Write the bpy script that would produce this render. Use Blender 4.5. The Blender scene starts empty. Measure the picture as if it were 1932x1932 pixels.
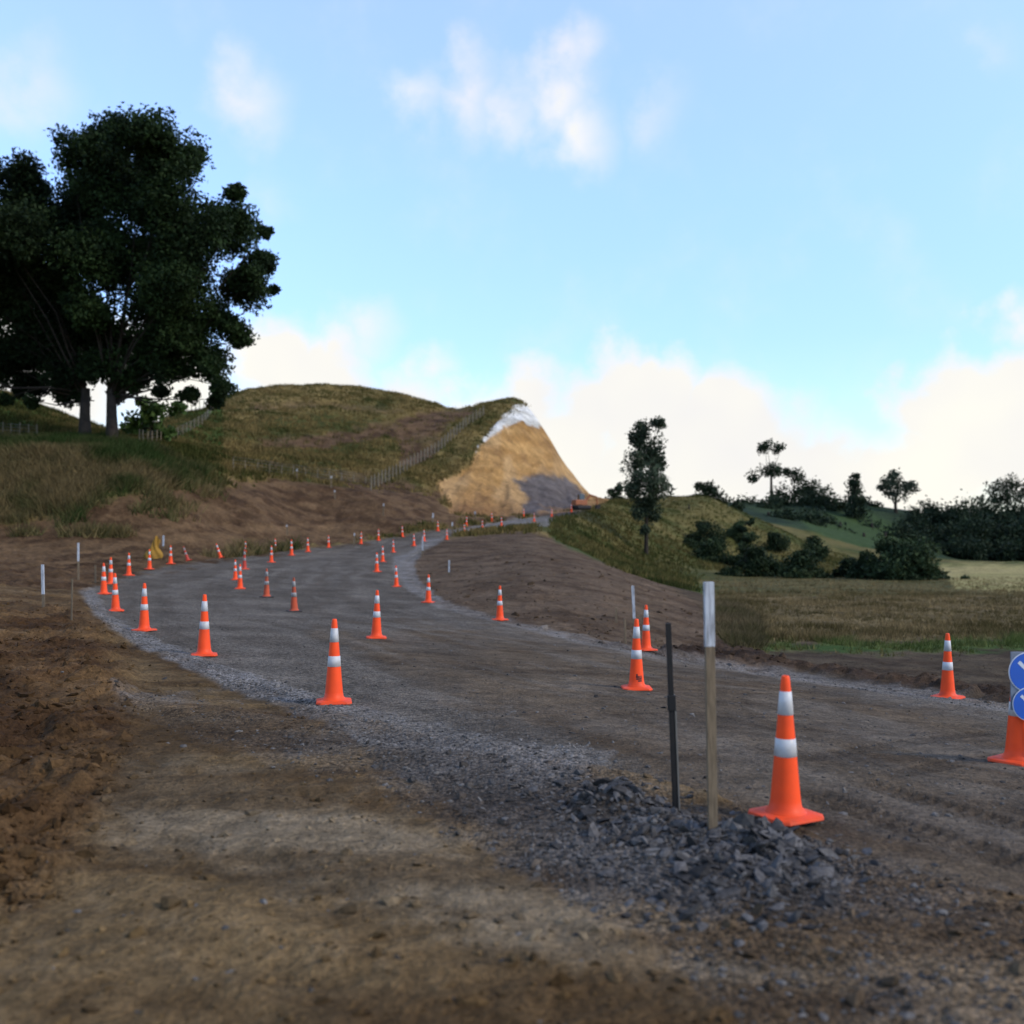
import bpy, math, random
import numpy as np
from mathutils import Vector
random.seed(4); rng=np.random.default_rng(7)
S=bpy.context.scene; COL=S.collection
F=1932.0; CX=966.0; HZ=1002.0; CH=1.8
# ---------------------------------------------------------------- noise
_L=rng.random((256,256))
def vnoise(x,y):
    xi=np.floor(x).astype(int); yi=np.floor(y).astype(int); fx=x-xi; fy=y-yi
    fx=fx*fx*(3-2*fx); fy=fy*fy*(3-2*fy)
    a=_L[xi&255,yi&255]; b=_L[(xi+1)&255,yi&255]; c=_L[xi&255,(yi+1)&255]; d=_L[(xi+1)&255,(yi+1)&255]
    return (a*(1-fx)+b*fx)*(1-fy)+(c*(1-fx)+d*fx)*fy
def fbm(x,y,o=4,s=1.0):
    v=0; a=.5; t=0
    for i in range(o):
        v=v+a*vnoise(x*s+17.3*i,y*s+9.1*i); t+=a; a*=.55; s*=2.03
    return v/t
def sstep(a,b,x):
    t=np.clip((x-a)/(b-a),0,1); return t*t*(3-2*t)
# ---------------------------------------------------------------- terrain table
def zr(l): return [('z',p,v) for p,v in l]
def pr(l): return [('p',p,v) for p,v in l]
ROWS=[
(0.4,zr([(0,0),(1932,0)])),
(6,zr([(0,0),(1200,0),(1932,-.05),(2600,-.1)])),
(8.5,zr([(0,.02),(1000,0),(1500,-.08),(1932,-.12),(2600,-.25)])),
(10.5,zr([(0,.05),(630,-.02),(1200,-.12),(1932,-.3),(2600,-.45)])),
(14,zr([(0,.12),(200,.04),(385,-.01),(900,-.12),(1200,-.22),(1788,-.5),(2100,-.7),(2600,-1.0)])),
(16.5,zr([(0,.14),(200,.04),(385,-.03),(900,-.22),(1200,-.36),(1500,-.52),(1788,-.85),(2100,-1.2),(2600,-1.3)])),
(20,zr([(0,.15),(272,-.07),(710,-.2),(1000,-.4),(1219,-.57),(1350,-.95),(1500,-1.2),(1932,-1.4),(2600,-1.5)])),
(27,zr([(0,.15),(215,-.07),(555,-.3),(943,-.52),(1100,-.72),(1300,-1.25),(1500,-1.5),(2600,-1.55)])),
(35,zr([(0,.25),(209,.03),(450,-.2),(650,-.35),(808,-.5),(900,-.4),(1000,-.2),(1150,-.45),(1300,-1.2),(1500,-1.65),(2600,-1.65)])),
(45,zr([(0,.5),(200,.25),(290,.12),(400,0),(550,-.1),(700,-.15),(750,-.35),(800,-.35),(900,-.1),(1000,.15),(1080,.05),(1150,-.3),(1250,-.9),(1350,-1.6),(2600,-1.75)])),
(55,pr([(-300,1045),(0,1038),(200,1042),(300,1050),(400,1058),(500,1062),(700,1063),(800,1070),(900,1060),(1000,1052),(1080,1060),(1150,1075),(1250,1105),(1350,1130),(2600,1128)])),
(62,pr([(-300,1000),(0,1000),(150,1002),(300,1024),(400,1048),(500,1050),(600,1050),(700,1055),(800,1050),(900,1045),(1000,1038),(1080,1048),(1150,1068),(1250,1100),(1350,1122),(2600,1118)])),
(72,pr([(-300,850),(0,855),(150,850),(250,870),(330,930),(400,990),(480,1024),(600,1032),(700,1038),(800,1030),(900,1022),(1000,1020),(1060,1032),(1150,1065),(1250,1095),(1350,1110),(2600,1107)])),
(83,pr([(-300,830),(0,838),(200,835),(300,855),(400,905),(480,935),(550,985),(620,1010),(700,1014),(760,1013),(850,1009),(950,1008),(1020,1003),(1060,1020),(1150,1055),(1250,1088),(1350,1102),(2600,1098)])),
(95,pr([(-300,800),(0,812),(200,822),(300,835),(400,870),(480,890),(600,915),(700,930),(800,970),(850,987),(900,993),(960,990),(1030,986),(1060,990),(1100,1010),(1200,1065),(1300,1092),(1400,1094),(2600,1090)])),
(110,pr([(-300,740),(0,740),(100,775),(200,812),(300,820),(400,845),(480,870),(600,890),(700,905),(800,925),(850,950),(900,963),(960,973),(1030,972),(1100,964),(1130,975),(1200,1030),(1300,1075),(1400,1086),(2600,1082)])),
(125,pr([(-300,735),(0,750),(150,810),(250,822),(350,795),(400,812),(480,830),(600,850),(700,865),(800,880),(850,890),(880,895),(920,915),(960,935),(1000,950),(1040,957),(1110,957),(1150,958),(1200,990),(1300,1050),(1400,1077),(2600,1076)])),
(140,pr([(-300,760),(0,790),(200,830),(300,800),(350,780),(400,780),(480,790),(600,800),(700,815),(800,825),(860,822),(900,820),(925,830),(950,850),(985,885),(1020,910),(1060,935),(1110,950),(1150,952),(1200,965),(1300,1020),(1350,1035),(1400,1062),(2600,1073)])),
(155,pr([(-300,800),(0,830),(200,850),(350,800),(400,765),(480,745),(600,750),(700,765),(800,785),(850,782),(900,778),(950,770),(980,790),(1010,825),(1040,862),(1075,905),(1110,938),(1150,948),(1200,950),(1300,970),(1400,1010),(1500,1040),(1600,1065),(2600,1070)])),
(172,pr([(-300,820),(0,850),(350,830),(400,760),(480,733),(600,724),(700,731),(800,752),(850,764),(900,765),(940,750),(968,744),(990,748),(1018,790),(1048,842),(1080,893),(1115,937),(1150,946),(1200,945),(1270,940),(1330,935),(1400,965),(1500,1010),(1560,1050),(1650,1067),(2600,1068)])),
(200,pr([(-300,850),(0,870),(400,800),(600,760),(800,780),(985,790),(1040,870),(1110,945),(1200,945),(1270,942),(1330,952),(1400,985),(1500,1030),(1600,1060),(2600,1066)])),
(260,pr([(-300,900),(0,900),(600,850),(985,850),(1110,950),(1250,950),(1400,972),(1500,985),(1600,1010),(1700,1035),(1800,1062),(2600,1064)])),
(300,pr([(-300,930),(0,930),(985,900),(1110,950),(1300,950),(1400,960),(1500,975),(1600,990),(1700,1010),(1800,1048),(1932,1060),(2600,1060)])),
(350,pr([(-300,950),(600,950),(1110,955),(1300,945),(1450,945),(1550,935),(1650,945),(1750,966),(1932,962),(2600,952)])),
(450,pr([(-300,980),(1932,985),(2600,980)])),
(700,pr([(-300,996),(2600,1000)])),
(4000,pr([(-300,1000),(2600,1000)])),
]
cols=np.concatenate([np.arange(-1500,-60,22),np.arange(-60,1996,3.8),np.arange(2000,3500,22)]).astype(float)
dd=[.4]
while dd[-1]<4000:
    d=dd[-1]; r=1.05 if d<2.2 else 1.0058 if d<200 else 1.012 if d<420 else 1.06
    dd.append(d*r)
dist=np.array(dd)
TB=np.zeros((len(ROWS),len(cols)))
for i,(d,l) in enumerate(ROWS):
    p=[e[1] for e in l]; v=[e[2] if e[0]=='z' else CH-(e[2]-HZ)/F*d for e in l]
    TB[i]=np.interp(cols,p,v)
rd=np.array([r[0] for r in ROWS])
Z=np.stack([np.interp(dist,rd,TB[:,j]) for j in range(len(cols))],1)
def blur(A,s,ax):
    r=int(s*3); k=np.exp(-.5*(np.arange(-r,r+1)/s)**2); k/=k.sum()
    P=np.pad(A,[(r,r) if a==ax else (0,0) for a in (0,1)],mode='edge'); o=0
    for i,w in enumerate(k):
        o=o+w*(P[i:i+A.shape[0]] if ax==0 else P[:,i:i+A.shape[1]])
    return o
Zb=blur(blur(Z,4,0),3.5,1)
PX,D=np.meshgrid(cols,dist); X=(PX-CX)/F*D; Y=D.copy()
PY=HZ-(Zb-CH)/D*F
# ---------------------------------------------------------------- zones
def sd(poly,x,y):
    p=np.array(poly,float); n=len(p)
    lo=p.min(0)-60; hi=p.max(0)+60
    sel=(x>lo[0])&(x<hi[0])&(y>lo[1])&(y<hi[1]); out=np.full(x.shape,-60.0)
    xs=x[sel]; ys=y[sel]; ins=np.zeros(xs.shape,bool); m=np.full(xs.shape,1e9)
    for i in range(n):
        a=p[i]; b=p[(i+1)%n]
        if a[1]!=b[1]:
            c=((a[1]>ys)!=(b[1]>ys))&(xs<(b[0]-a[0])*(ys-a[1])/(b[1]-a[1])+a[0]); ins^=c
        ab=b-a; t=np.clip(((xs-a[0])*ab[0]+(ys-a[1])*ab[1])/(ab@ab+1e-9),0,1)
        m=np.minimum(m,np.hypot(xs-a[0]-t*ab[0],ys-a[1]-t*ab[1]))
    out[sel]=np.clip(np.where(ins,m,-m),-60,60); return out
N1=fbm(X,Y,5,.9); N2=fbm(X+50,Y+20,4,.13); N3=fbm(X+9,Y+77,4,3.1); N4=fbm(X*.35+Y*.1,Y+5,4,1.7)
NL=fbm(np.log(D)*30+3,PX/40,4,1.0)
def mask(poly,w=6,amp=14,d0=0,d1=1e9):
    s=sd(poly,PX,PY)+(NL-.5)*2*amp+(N1-.5)*amp*.6
    return sstep(-w,w,s)*(D>=d0)*(D<=d1)
road=[(158,1122),(185,1100),(240,1084),(320,1066),(420,1053),(520,1040),(620,1029),(700,1019),(800,1001),(900,990),(1000,975),(1095,960),(1114,963),(1045,978),(1000,993),(900,1004),(835,1016),(790,1038),(762,1062),(772,1095),(815,1135),(945,1170),(1080,1202),(1240,1237),(1500,1277),(1750,1312),(1932,1342),(2400,1420),(2400,1800),(1932,1690),(1700,1640),(1500,1560),(1250,1470),(1000,1420),(800,1385),(600,1335),(420,1268),(300,1228),(220,1195),(168,1150)]
mroad=sstep(-3,3,sd(road,PX,PY)+(NL-.5)*5+ (N3-.5)*3)*(D<150)
def castb(px,py):
    j=int(np.clip(np.searchsorted(cols,px)-1,0,len(cols)-2)); pc=PY[:,j]; ii=np.where((dist>3)&(pc<=py))[0]; d=dist[ii[0]]; return ((px-CX)/F*d,d)
edge=[castb(*q) for q in [(2400,1420),(1932,1342),(1750,1312),(1500,1277),(1240,1237),(1080,1202),(945,1170),(815,1135),(772,1095),(762,1062),(790,1038),(835,1016),(900,1004),(1000,993),(1045,978),(1110,965)]]
sel=mroad>.01; xs=X[sel]; ys=Y[sel]; bt=np.full(xs.shape,1e9); bs=np.zeros(xs.shape); acc_=0
for a,b in zip(edge[:-1],edge[1:]):
    a=np.array(a); b=np.array(b); ab=b-a; L_=np.hypot(*ab); t=np.clip(((xs-a[0])*ab[0]+(ys-a[1])*ab[1])/(L_*L_),0,1)
    dd_=np.hypot(xs-a[0]-t*ab[0],ys-a[1]-t*ab[1]); u=dd_<bt; bt=np.where(u,dd_,bt); bs=np.where(u,acc_+t*L_,bs); acc_+=L_
wob=bt+(fbm(xs,ys,3,.25)-.5)*1.2
stk=.6*fbm(wob*2.2,bs*.14,4,1.0)+.4*fbm(xs,ys,5,.8); lanes=sum(np.exp(-((wob-c)/.3)**2) for c in (1.6,3.3,4.9,6.6))*sstep(.3,.6,fbm(xs,ys,3,.3))
STK=np.full(Z.shape,.5); STK[sel]=stk; LAN=np.zeros(Z.shape); LAN[sel]=lanes
mbrown=mask([(600,1190),(1000,1180),(1300,1235),(1932,1375),(2400,1450),(2400,1800),(1932,1700),(1500,1590),(1100,1400),(800,1300)],30,35)
mfg=mask([(230,1315),(450,1330),(700,1360),(1100,1420),(1500,1560),(1932,1700),(2300,1800),(2300,2100),(1600,2100),(1200,1780),(1000,1640),(700,1490),(400,1410)],22,34)
trail=mask([(700,1400),(900,1420),(1100,1460),(1560,1620),(1620,1720),(1300,1720),(1050,1620),(850,1530),(700,1450)],20,30)
r1=mask([(150,1118),(175,1108),(205,1160),(275,1198),(330,1222),(420,1258),(560,1300),(680,1345),(600,1345),(420,1292),(260,1222),(180,1170)],5,8)
r2=mask([(742,1050),(770,1045),(800,1020),(840,1010),(840,1018),(800,1040),(780,1065),(790,1095),(840,1136),(810,1140),(765,1108),(742,1075)],3,4)
r3=mask([(860,1000),(1000,975),(1048,976),(1035,992),(950,999),(860,1008)],2,3)
r4=mask([(815,1128),(945,1163),(1080,1196),(1240,1228),(1500,1268),(1750,1303),(1932,1333),(2400,1410),(2400,1428),(1932,1349),(1750,1320),(1500,1284),(1240,1243),(1080,1210),(945,1176),(810,1142)],3,3)
r5=mask([(420,1262),(640,1325),(900,1385),(1160,1420),(1140,1450),(900,1425),(700,1400),(560,1350)],6,12)
rim=np.clip(np.maximum.reduce([r1,r2,r3,r4*.7,r5*.6]),0,1)
tan=mask([(250,1440),(420,1450),(760,1540),(1150,1700),(1500,1840),(1300,1880),(900,1760),(500,1640),(200,1560)],55,60)
clod=mask([(-400,1140),(150,1140),(230,1240),(240,1400),(190,1540),(60,1700),(-400,1800)],50,35)
bank=mask([(-400,990),(0,985),(110,965),(190,945),(250,932),(330,914),(480,903),(600,908),(700,916),(830,920),(850,962),(960,968),(1095,955),(1000,974),(900,990),(800,1003),(620,1031),(420,1055),(240,1085),(170,1115),(-400,1130)],7,20,30,135)
fill=mask([(760,1062),(835,1014),(1000,1003),(1050,1018),(1150,1065),(1260,1106),(1340,1150),(1372,1208),(1500,1262),(1500,1280),(1240,1240),(945,1173),(810,1138)],4,5,17,100)
hill=((D>58)&(PX<1110)).astype(float)*(1-bank)*(1-mroad)*(1-fill)*(sstep(1040,1030,PX)*(D<118)+(D>=118)>0)
path=np.maximum(mask([(430,838),(560,822),(700,800),(840,764),(905,764),(850,800),(825,850),(790,880),(755,875),(745,825),(600,842)],5,12,110,190),
     mask([(640,880),(760,905),(830,925),(700,925),(560,905)],4,8,90,150))
path=np.maximum(path,.8*mask([(470,760),(600,752),(760,770),(750,785),(600,768),(470,778)],4,6,120,190))
path=np.maximum(path,.7*mask([(480,870),(600,876),(640,888),(560,895),(470,890)],4,8,80,150))
cut=mask([(984,764),(965,778),(945,788),(905,845),(872,890),(826,915),(850,968),(960,975),(1095,960),(1150,948),(1098,895),(1065,840),(1040,800),(1030,764)],2.5,5,96,215)
white=mask([(978,764),(945,788),(925,812),(892,853),(896,854),(924,830),(952,805),(985,797),(1012,803),(1060,800),(1035,764)],2,10,96,215)
grey=mask([(968,905),(1020,893),(1070,900),(1100,935),(1080,957),(990,967),(988,930)],6,12,96,215)
rgt=((PX>1035)&(D>58)&(D<250)).astype(float)*(1-fill)*(1-mroad)*(1-cut)*(1-bank)
far=((D>=240)).astype(float)
field=((PX>1200)&(D>15)&(D<62)&(mroad<.5)).astype(float)*(1-fill)
gstrip=mask([(1400,1214),(1700,1212),(1932,1202),(2400,1202),(2400,1222),(1700,1230),(1420,1230)],6,12,18,60)
straw=mask([(1330,1120),(2500,1115),(2500,1204),(1400,1214),(1355,1205)],6,12,18,90)
pale=mask([(1775,1064),(2600,1064),(2600,1112),(1900,1118),(1800,1110)],4,5,55,330)
gedge=mask([(1040,1000),(1100,1020),(1200,1060),(1330,1118),(1330,1140),(1250,1106),(1150,1066),(1050,1022)],4,6,60,140)
C=np.zeros(Z.shape+(3,))
def put(m,c,var=None,c2=None):
    global C
    c=np.array(c,float)
    cc=c if c2 is None else c[None,None]*(1-var[...,None])+np.array(c2)[None,None]*var[...,None]
    C=C*(1-m[...,None])+cc*m[...,None]
one=np.ones(Z.shape)
k=sstep(.35,.65,N1); k2=sstep(.35,.65,N2); k3=sstep(.35,.65,N4)
put(one,(.076,.045,.019),k3,(.128,.082,.037))
put(clod,(.054,.028,.012),k,(.098,.055,.023))
put(tan*.8,(.118,.080,.042),k3,(.19,.143,.088))
put(mfg*.8*(.35+.65*k),(.070,.057,.045),k3,(.115,.098,.081))
put(trail*.7,(.062,.054,.046),k,(.12,.107,.093))
rk=sstep(.34,.66,STK)
put(mroad,(.094,.077,.058),rk,(.134,.113,.088))
put(mroad*mbrown*(.45+.5*(1-rk)),(.073,.049,.028),k3,(.108,.077,.047))
C*=(1-.13*np.clip(LAN,0,1)*mroad)[...,None]
put(bank,(.052,.029,.014),k,(.096,.057,.028))
put(bank*sstep(.5,.7,fbm(X*.4,Zb*1.5,4,1.0))*.6,(.135,.082,.040))
put(fill,(.069,.044,.025),k,(.102,.069,.042))
put(field,(.045,.030,.017),k,(.075,.054,.032))
put(straw,(.10,.072,.03),k,(.17,.122,.055))
put(gstrip,(.04,.070,.016),k,(.075,.095,.026))
hk=sstep(.36,.56,fbm(X+3,Y*.6,4,.11))
put(hill,(.048,.050,.014),hk,(.145,.103,.036))
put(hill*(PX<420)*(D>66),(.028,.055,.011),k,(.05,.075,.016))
put(path*(.6+.4*sstep(.4,.55,fbm(X,Y*.7+40,4,.16))),(.048,.027,.013),k,(.10,.060,.031))
put(rgt,(.05,.055,.014),k2,(.105,.085,.028))
put(rgt*sstep(1290,1420,PX)*(D<120)*.7,(.055,.05,.018),k,(.10,.08,.03))
put(gedge*.7,(.03,.06,.01))
put(far,(.016,.026,.013),k2,(.03,.044,.018))
put(far*mask([(1500,975),(1640,960),(1700,1000),(1640,1040),(1540,1020)],8,8,240,400),(.035,.055,.018))
put(pale,(.22,.19,.07),k2,(.27,.22,.09))
strat=sstep(.3,.7,fbm(X*.10+Y*.02,Zb*1.1+X*.12,3,1.0)); str2=fbm(X*.5,Zb*.3,3,.7)
put(cut,(.24,.128,.042),strat,(.34,.195,.070))
put(cut*sstep(.42,.65,str2)*.5,(.38,.245,.115))
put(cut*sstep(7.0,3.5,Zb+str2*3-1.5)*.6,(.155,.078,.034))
put(cut*sstep(.58,.7,fbm(X*.9,Zb*.9+Y*.3,4,.6))*.4,(.12,.064,.03))
put(grey*.92,(.062,.056,.055),strat,(.09,.082,.080))
put(white,(.36,.34,.29),strat,(.54,.52,.47))
rimc=sstep(.3,.6,N3*.6+N1*.4)
put(rim*(.5+.4*rimc),(.14,.124,.105),N3,(.24,.218,.192))
gravel=np.clip(np.maximum.reduce([mroad*(.7-.5*mbrown),rim,mfg*.7,trail*.8,.10*(D<60)*(1-clod)*(1-tan)]),0,1)
grass=np.clip(hill+rgt+straw+gstrip+far+pale,0,1)*(1-path)*(1-cut)*(D>18)
# ---------------------------------------------------------------- displacement
near=(D<70)
H=np.zeros(Z.shape)
H+=(fbm(X,Y,4,2.2)-.5)*.055*near*(1-mroad*.75)
H+=(fbm(X,Y,4,9)-.5)*.028*(D<25)*(1-mroad*.6)
H+=clod*(np.clip(fbm(X,Y,5,2.6)-.4,0,1)*.34+(fbm(X,Y,4,7)-.5)*.06)*(D<40)
H+=clod*.10*sstep(6,12,D)*(D<40)
H+=r5*.03*(N3-.3)+r1*.02
H-=.012*np.clip(LAN,0,1)*mroad
rt=fbm((X*.55+Y*.84)*1.6,(X*.84-Y*.55)*.35,3,1.0)
H+=(rt-.5)*.11*(D<12)*(1-mroad)*(1-trail); C*=(1+(rt-.5)*.8*(D<12)*(1-mroad))[...,None]
berm=mask([(1240,1232),(1500,1266),(1750,1300),(1932,1328),(2400,1402),(2400,1386),(1932,1312),(1750,1286),(1500,1252),(1340,1215)],4,5)
H+=berm*(.06+.40*np.clip(fbm(X,Y,4,2.4)-.38,0,1)); put(berm*.92,(.026,.016,.010),k,(.055,.034,.020))
def track(x0,y0,x1,y1,w,amp):
    ax,ay=x1-x0,y1-y0; L=math.hypot(ax,ay); ax/=L; ay/=L
    s=(X-x0)*ax+(Y-y0)*ay; t=-(X-x0)*ay+(Y-y0)*ax+.05*np.sin(s*1.3)
    m=sstep(w,w*.8,abs(t))*sstep(0,.4,s)*sstep(L,L-.4,s)
    return -amp*m*(.5+.5*np.sin(s*2*math.pi/.11+np.abs(t)*14))-amp*.5*m, m
for a in [(2.0,7.5,3.6,4.2,.16,.022),(2.5,7.9,4.2,4.6,.16,.022),(5.5,11,2.2,8.4,.14,.010),(6.2,10.2,2.8,7.9,.14,.010)]:
    h,m=track(*a); H+=h; C*=(1-.22*m)[...,None]
H+=cut*((fbm(X*1.2,Zb*.5,5,.6)-.5)*1.5)*(1-sstep(985,1000,PX)*(D>165)*.7)
H+=hill*(fbm(X,Y,4,.12)-.5)*1.6*sstep(75,110,D)*(1-cut)*(1-sstep(900,960,PX))+hill*(fbm(X,Y,3,.5)-.5)*.5
H-=path*.35
H+=bank*((fbm(X*.5,Y*.3,4,.6)-.5)*.7)*sstep(55,75,D)+bank*(fbm(X,Y,4,2.2)-.5)*.3
H+=fill*((fbm(X,Y,4,.8)-.5)*.18+(fbm(X,Y,3,3.0)-.5)*.07)
H+=(rgt+far)*(fbm(X,Y,4,.07)-.5)*1.6*sstep(90,150,D)
def g(px,py):
    d=CH*F/(py-HZ); return (px-CX)/F*d,d
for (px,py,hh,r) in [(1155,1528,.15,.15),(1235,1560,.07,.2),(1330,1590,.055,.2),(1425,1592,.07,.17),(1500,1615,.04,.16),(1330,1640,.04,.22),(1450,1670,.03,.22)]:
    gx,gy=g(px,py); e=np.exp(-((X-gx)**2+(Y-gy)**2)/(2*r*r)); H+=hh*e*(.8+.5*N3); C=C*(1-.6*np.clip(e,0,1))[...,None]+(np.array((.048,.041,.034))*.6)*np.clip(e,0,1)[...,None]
ZZ=Zb+H
PYD=HZ-(ZZ-CH)/D*F
def col_at(px):
    j=np.clip(np.searchsorted(cols,px)-1,0,len(cols)-2); t=(px-cols[j])/(cols[j+1]-cols[j]); return j,t
def zat(px,d):
    j,t=col_at(px); zc=ZZ[:,j]*(1-t)+ZZ[:,j+1]*t; return float(np.interp(d,dist,zc))
def zat_v(px,d):
    j=np.clip(np.searchsorted(cols,px)-1,0,len(cols)-2); i=np.clip(np.searchsorted(dist,d)-1,0,len(dist)-2)
    t=(px-cols[j])/(cols[j+1]-cols[j]); s=(d-dist[i])/(dist[i+1]-dist[i])
    return (ZZ[i,j]*(1-t)+ZZ[i,j+1]*t)*(1-s)+(ZZ[i+1,j]*(1-t)+ZZ[i+1,j+1]*t)*s,i,j
def cast(px,py,d0=3,d1=1000):
    j,t=col_at(px); pc=PYD[:,j]*(1-t)+PYD[:,j+1]*t
    ok=(dist>=d0)&(dist<=d1); idx=np.where(ok)[0]
    hit=idx[pc[idx]<=py]
    i=hit[0] if len(hit) else idx[np.argmin(abs(pc[idx]-py))]
    d=dist[i]
    if i>0 and pc[i-1]>py>=pc[i]: d=dist[i-1]+(dist[i]-dist[i-1])*(pc[i-1]-py)/(pc[i-1]-pc[i])
    return Vector(((px-CX)/F*d,d,zat(px,d)))
# ---------------------------------------------------------------- mesh helpers
def link(o,parent=None,loc=None):
    COL.objects.link(o)
    if parent is not None: o.parent=parent
    return o
def npmesh(name,V,Fc,mat,parent=None,smooth=False,col=None,attrs=None):
    me=bpy.data.meshes.new(name); V=np.ascontiguousarray(V,dtype=np.float32); Fc=np.ascontiguousarray(Fc,dtype=np.int32)
    k=Fc.shape[1]; me.vertices.add(len(V)); me.vertices.foreach_set('co',V.ravel())
    me.loops.add(Fc.size); me.loops.foreach_set('vertex_index',Fc.ravel())
    me.polygons.add(len(Fc)); me.polygons.foreach_set('loop_start',np.arange(0,Fc.size,k,dtype=np.int32)); 
    me.polygons.foreach_set('loop_total',np.full(len(Fc),k,dtype=np.int32))
    me.polygons.foreach_set('use_smooth',np.full(len(Fc),smooth))
    me.update(calc_edges=True)
    for nm,a in ([('Col',col)] if col is not None else [])+list((attrs or {}).items()):
        at=me.color_attributes.new(nm,'FLOAT_COLOR','POINT'); q=np.ones((len(V),4),np.float32); q[:,:3]=a; at.data.foreach_set('color',q.ravel())
    if mat: me.materials.append(mat)
    o=bpy.data.objects.new(name,me); return link(o,parent)
class MB:
    def __init__(s): s.v=[]; s.f=[]
    def ring_tube(s,pts,rad,n=8,cap=True):
        pts=[Vector(p) for p in pts]; b=len(s.v)
        for i,p in enumerate(pts):
            t=(pts[min(i+1,len(pts)-1)]-pts[max(i-1,0)]).normalized()
            u=t.cross(Vector((0,0,1)) if abs(t.z)<.9 else Vector((0,1,0))).normalized(); w=t.cross(u)
            for k in range(n):
                a=2*math.pi*k/n; s.v.append(p+(u*math.cos(a)+w*math.sin(a))*rad[i])
        for i in range(len(pts)-1):
            for k in range(n):
                s.f.append((b+i*n+k,b+i*n+(k+1)%n,b+(i+1)*n+(k+1)%n,b+(i+1)*n+k))
        if cap: s.f.append(tuple(b+k for k in range(n))[::-1]); s.f.append(tuple(b+(len(pts)-1)*n+k for k in range(n)))
        return s
    def lathe(s,prof,n=24):
        b=len(s.v)
        for r,z in prof:
            for k in range(n):
                a=2*math.pi*k/n; s.v.append(Vector((r*math.cos(a),r*math.sin(a),z)))
        for i in range(len(prof)-1):
            for k in range(n): s.f.append((b+i*n+k,b+i*n+(k+1)%n,b+(i+1)*n+(k+1)%n,b+(i+1)*n+k))
        return s
    def box(s,c,sz,rz=0,tp=1.0):
        b=len(s.v); ca,sa=math.cos(rz),math.sin(rz)
        for z in (-1,1):
            for x,y in ((-1,-1),(1,-1),(1,1),(-1,1)):
                q=tp if z>0 else 1; lx,ly=x*sz[0]/2*q,y*sz[1]/2*q
                s.v.append(Vector((c[0]+lx*ca-ly*sa,c[1]+lx*sa+ly*ca,c[2]+z*sz[2]/2)))
        for f in ((3,2,1,0),(4,5,6,7),(0,1,5,4),(1,2,6,5),(2,3,7,6),(3,0,4,7)): s.f.append(tuple(b+i for i in f))
        return s
    def prism(s,poly,z0,z1,sc=1.0):
        b=len(s.v); n=len(poly)
        for x,y in poly: s.v.append(Vector((x,y,z0)))
        for x,y in poly: s.v.append(Vector((x*sc,y*sc,z1)))
        s.f.append(tuple(b+i for i in range(n))[::-1]); s.f.append(tuple(b+n+i for i in range(n)))
        for i in range(n): s.f.append((b+i,b+(i+1)%n,b+n+(i+1)%n,b+n+i))
        return s
    def build(s,name,mat,parent=None,smooth=False,bevel=0):
        me=bpy.data.meshes.new(name); me.from_pydata([tuple(v) for v in s.v],[],s.f); me.update()
        if smooth:
            for p in me.polygons: p.use_smooth=True
        me.materials.append(mat); o=bpy.data.objects.new(name,me); link(o,parent)
        if bevel:
            m=o.modifiers.new('b','BEVEL'); m.width=bevel; m.segments=2
        return o
def tag(o,label,cat=None,group=None,kind=None):
    if label: o['label']=label
    if cat: o['category']=cat
    if group: o['group']=group
    if kind: o['kind']=kind
    return o
def empty(name,loc,label=None,cat=None,group=None,rot=(0,0,0)):
    o=bpy.data.objects.new(name,None); o.empty_display_size=.2; link(o); o.location=loc; o.rotation_euler=rot
    return tag(o,label,cat,group)
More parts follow.
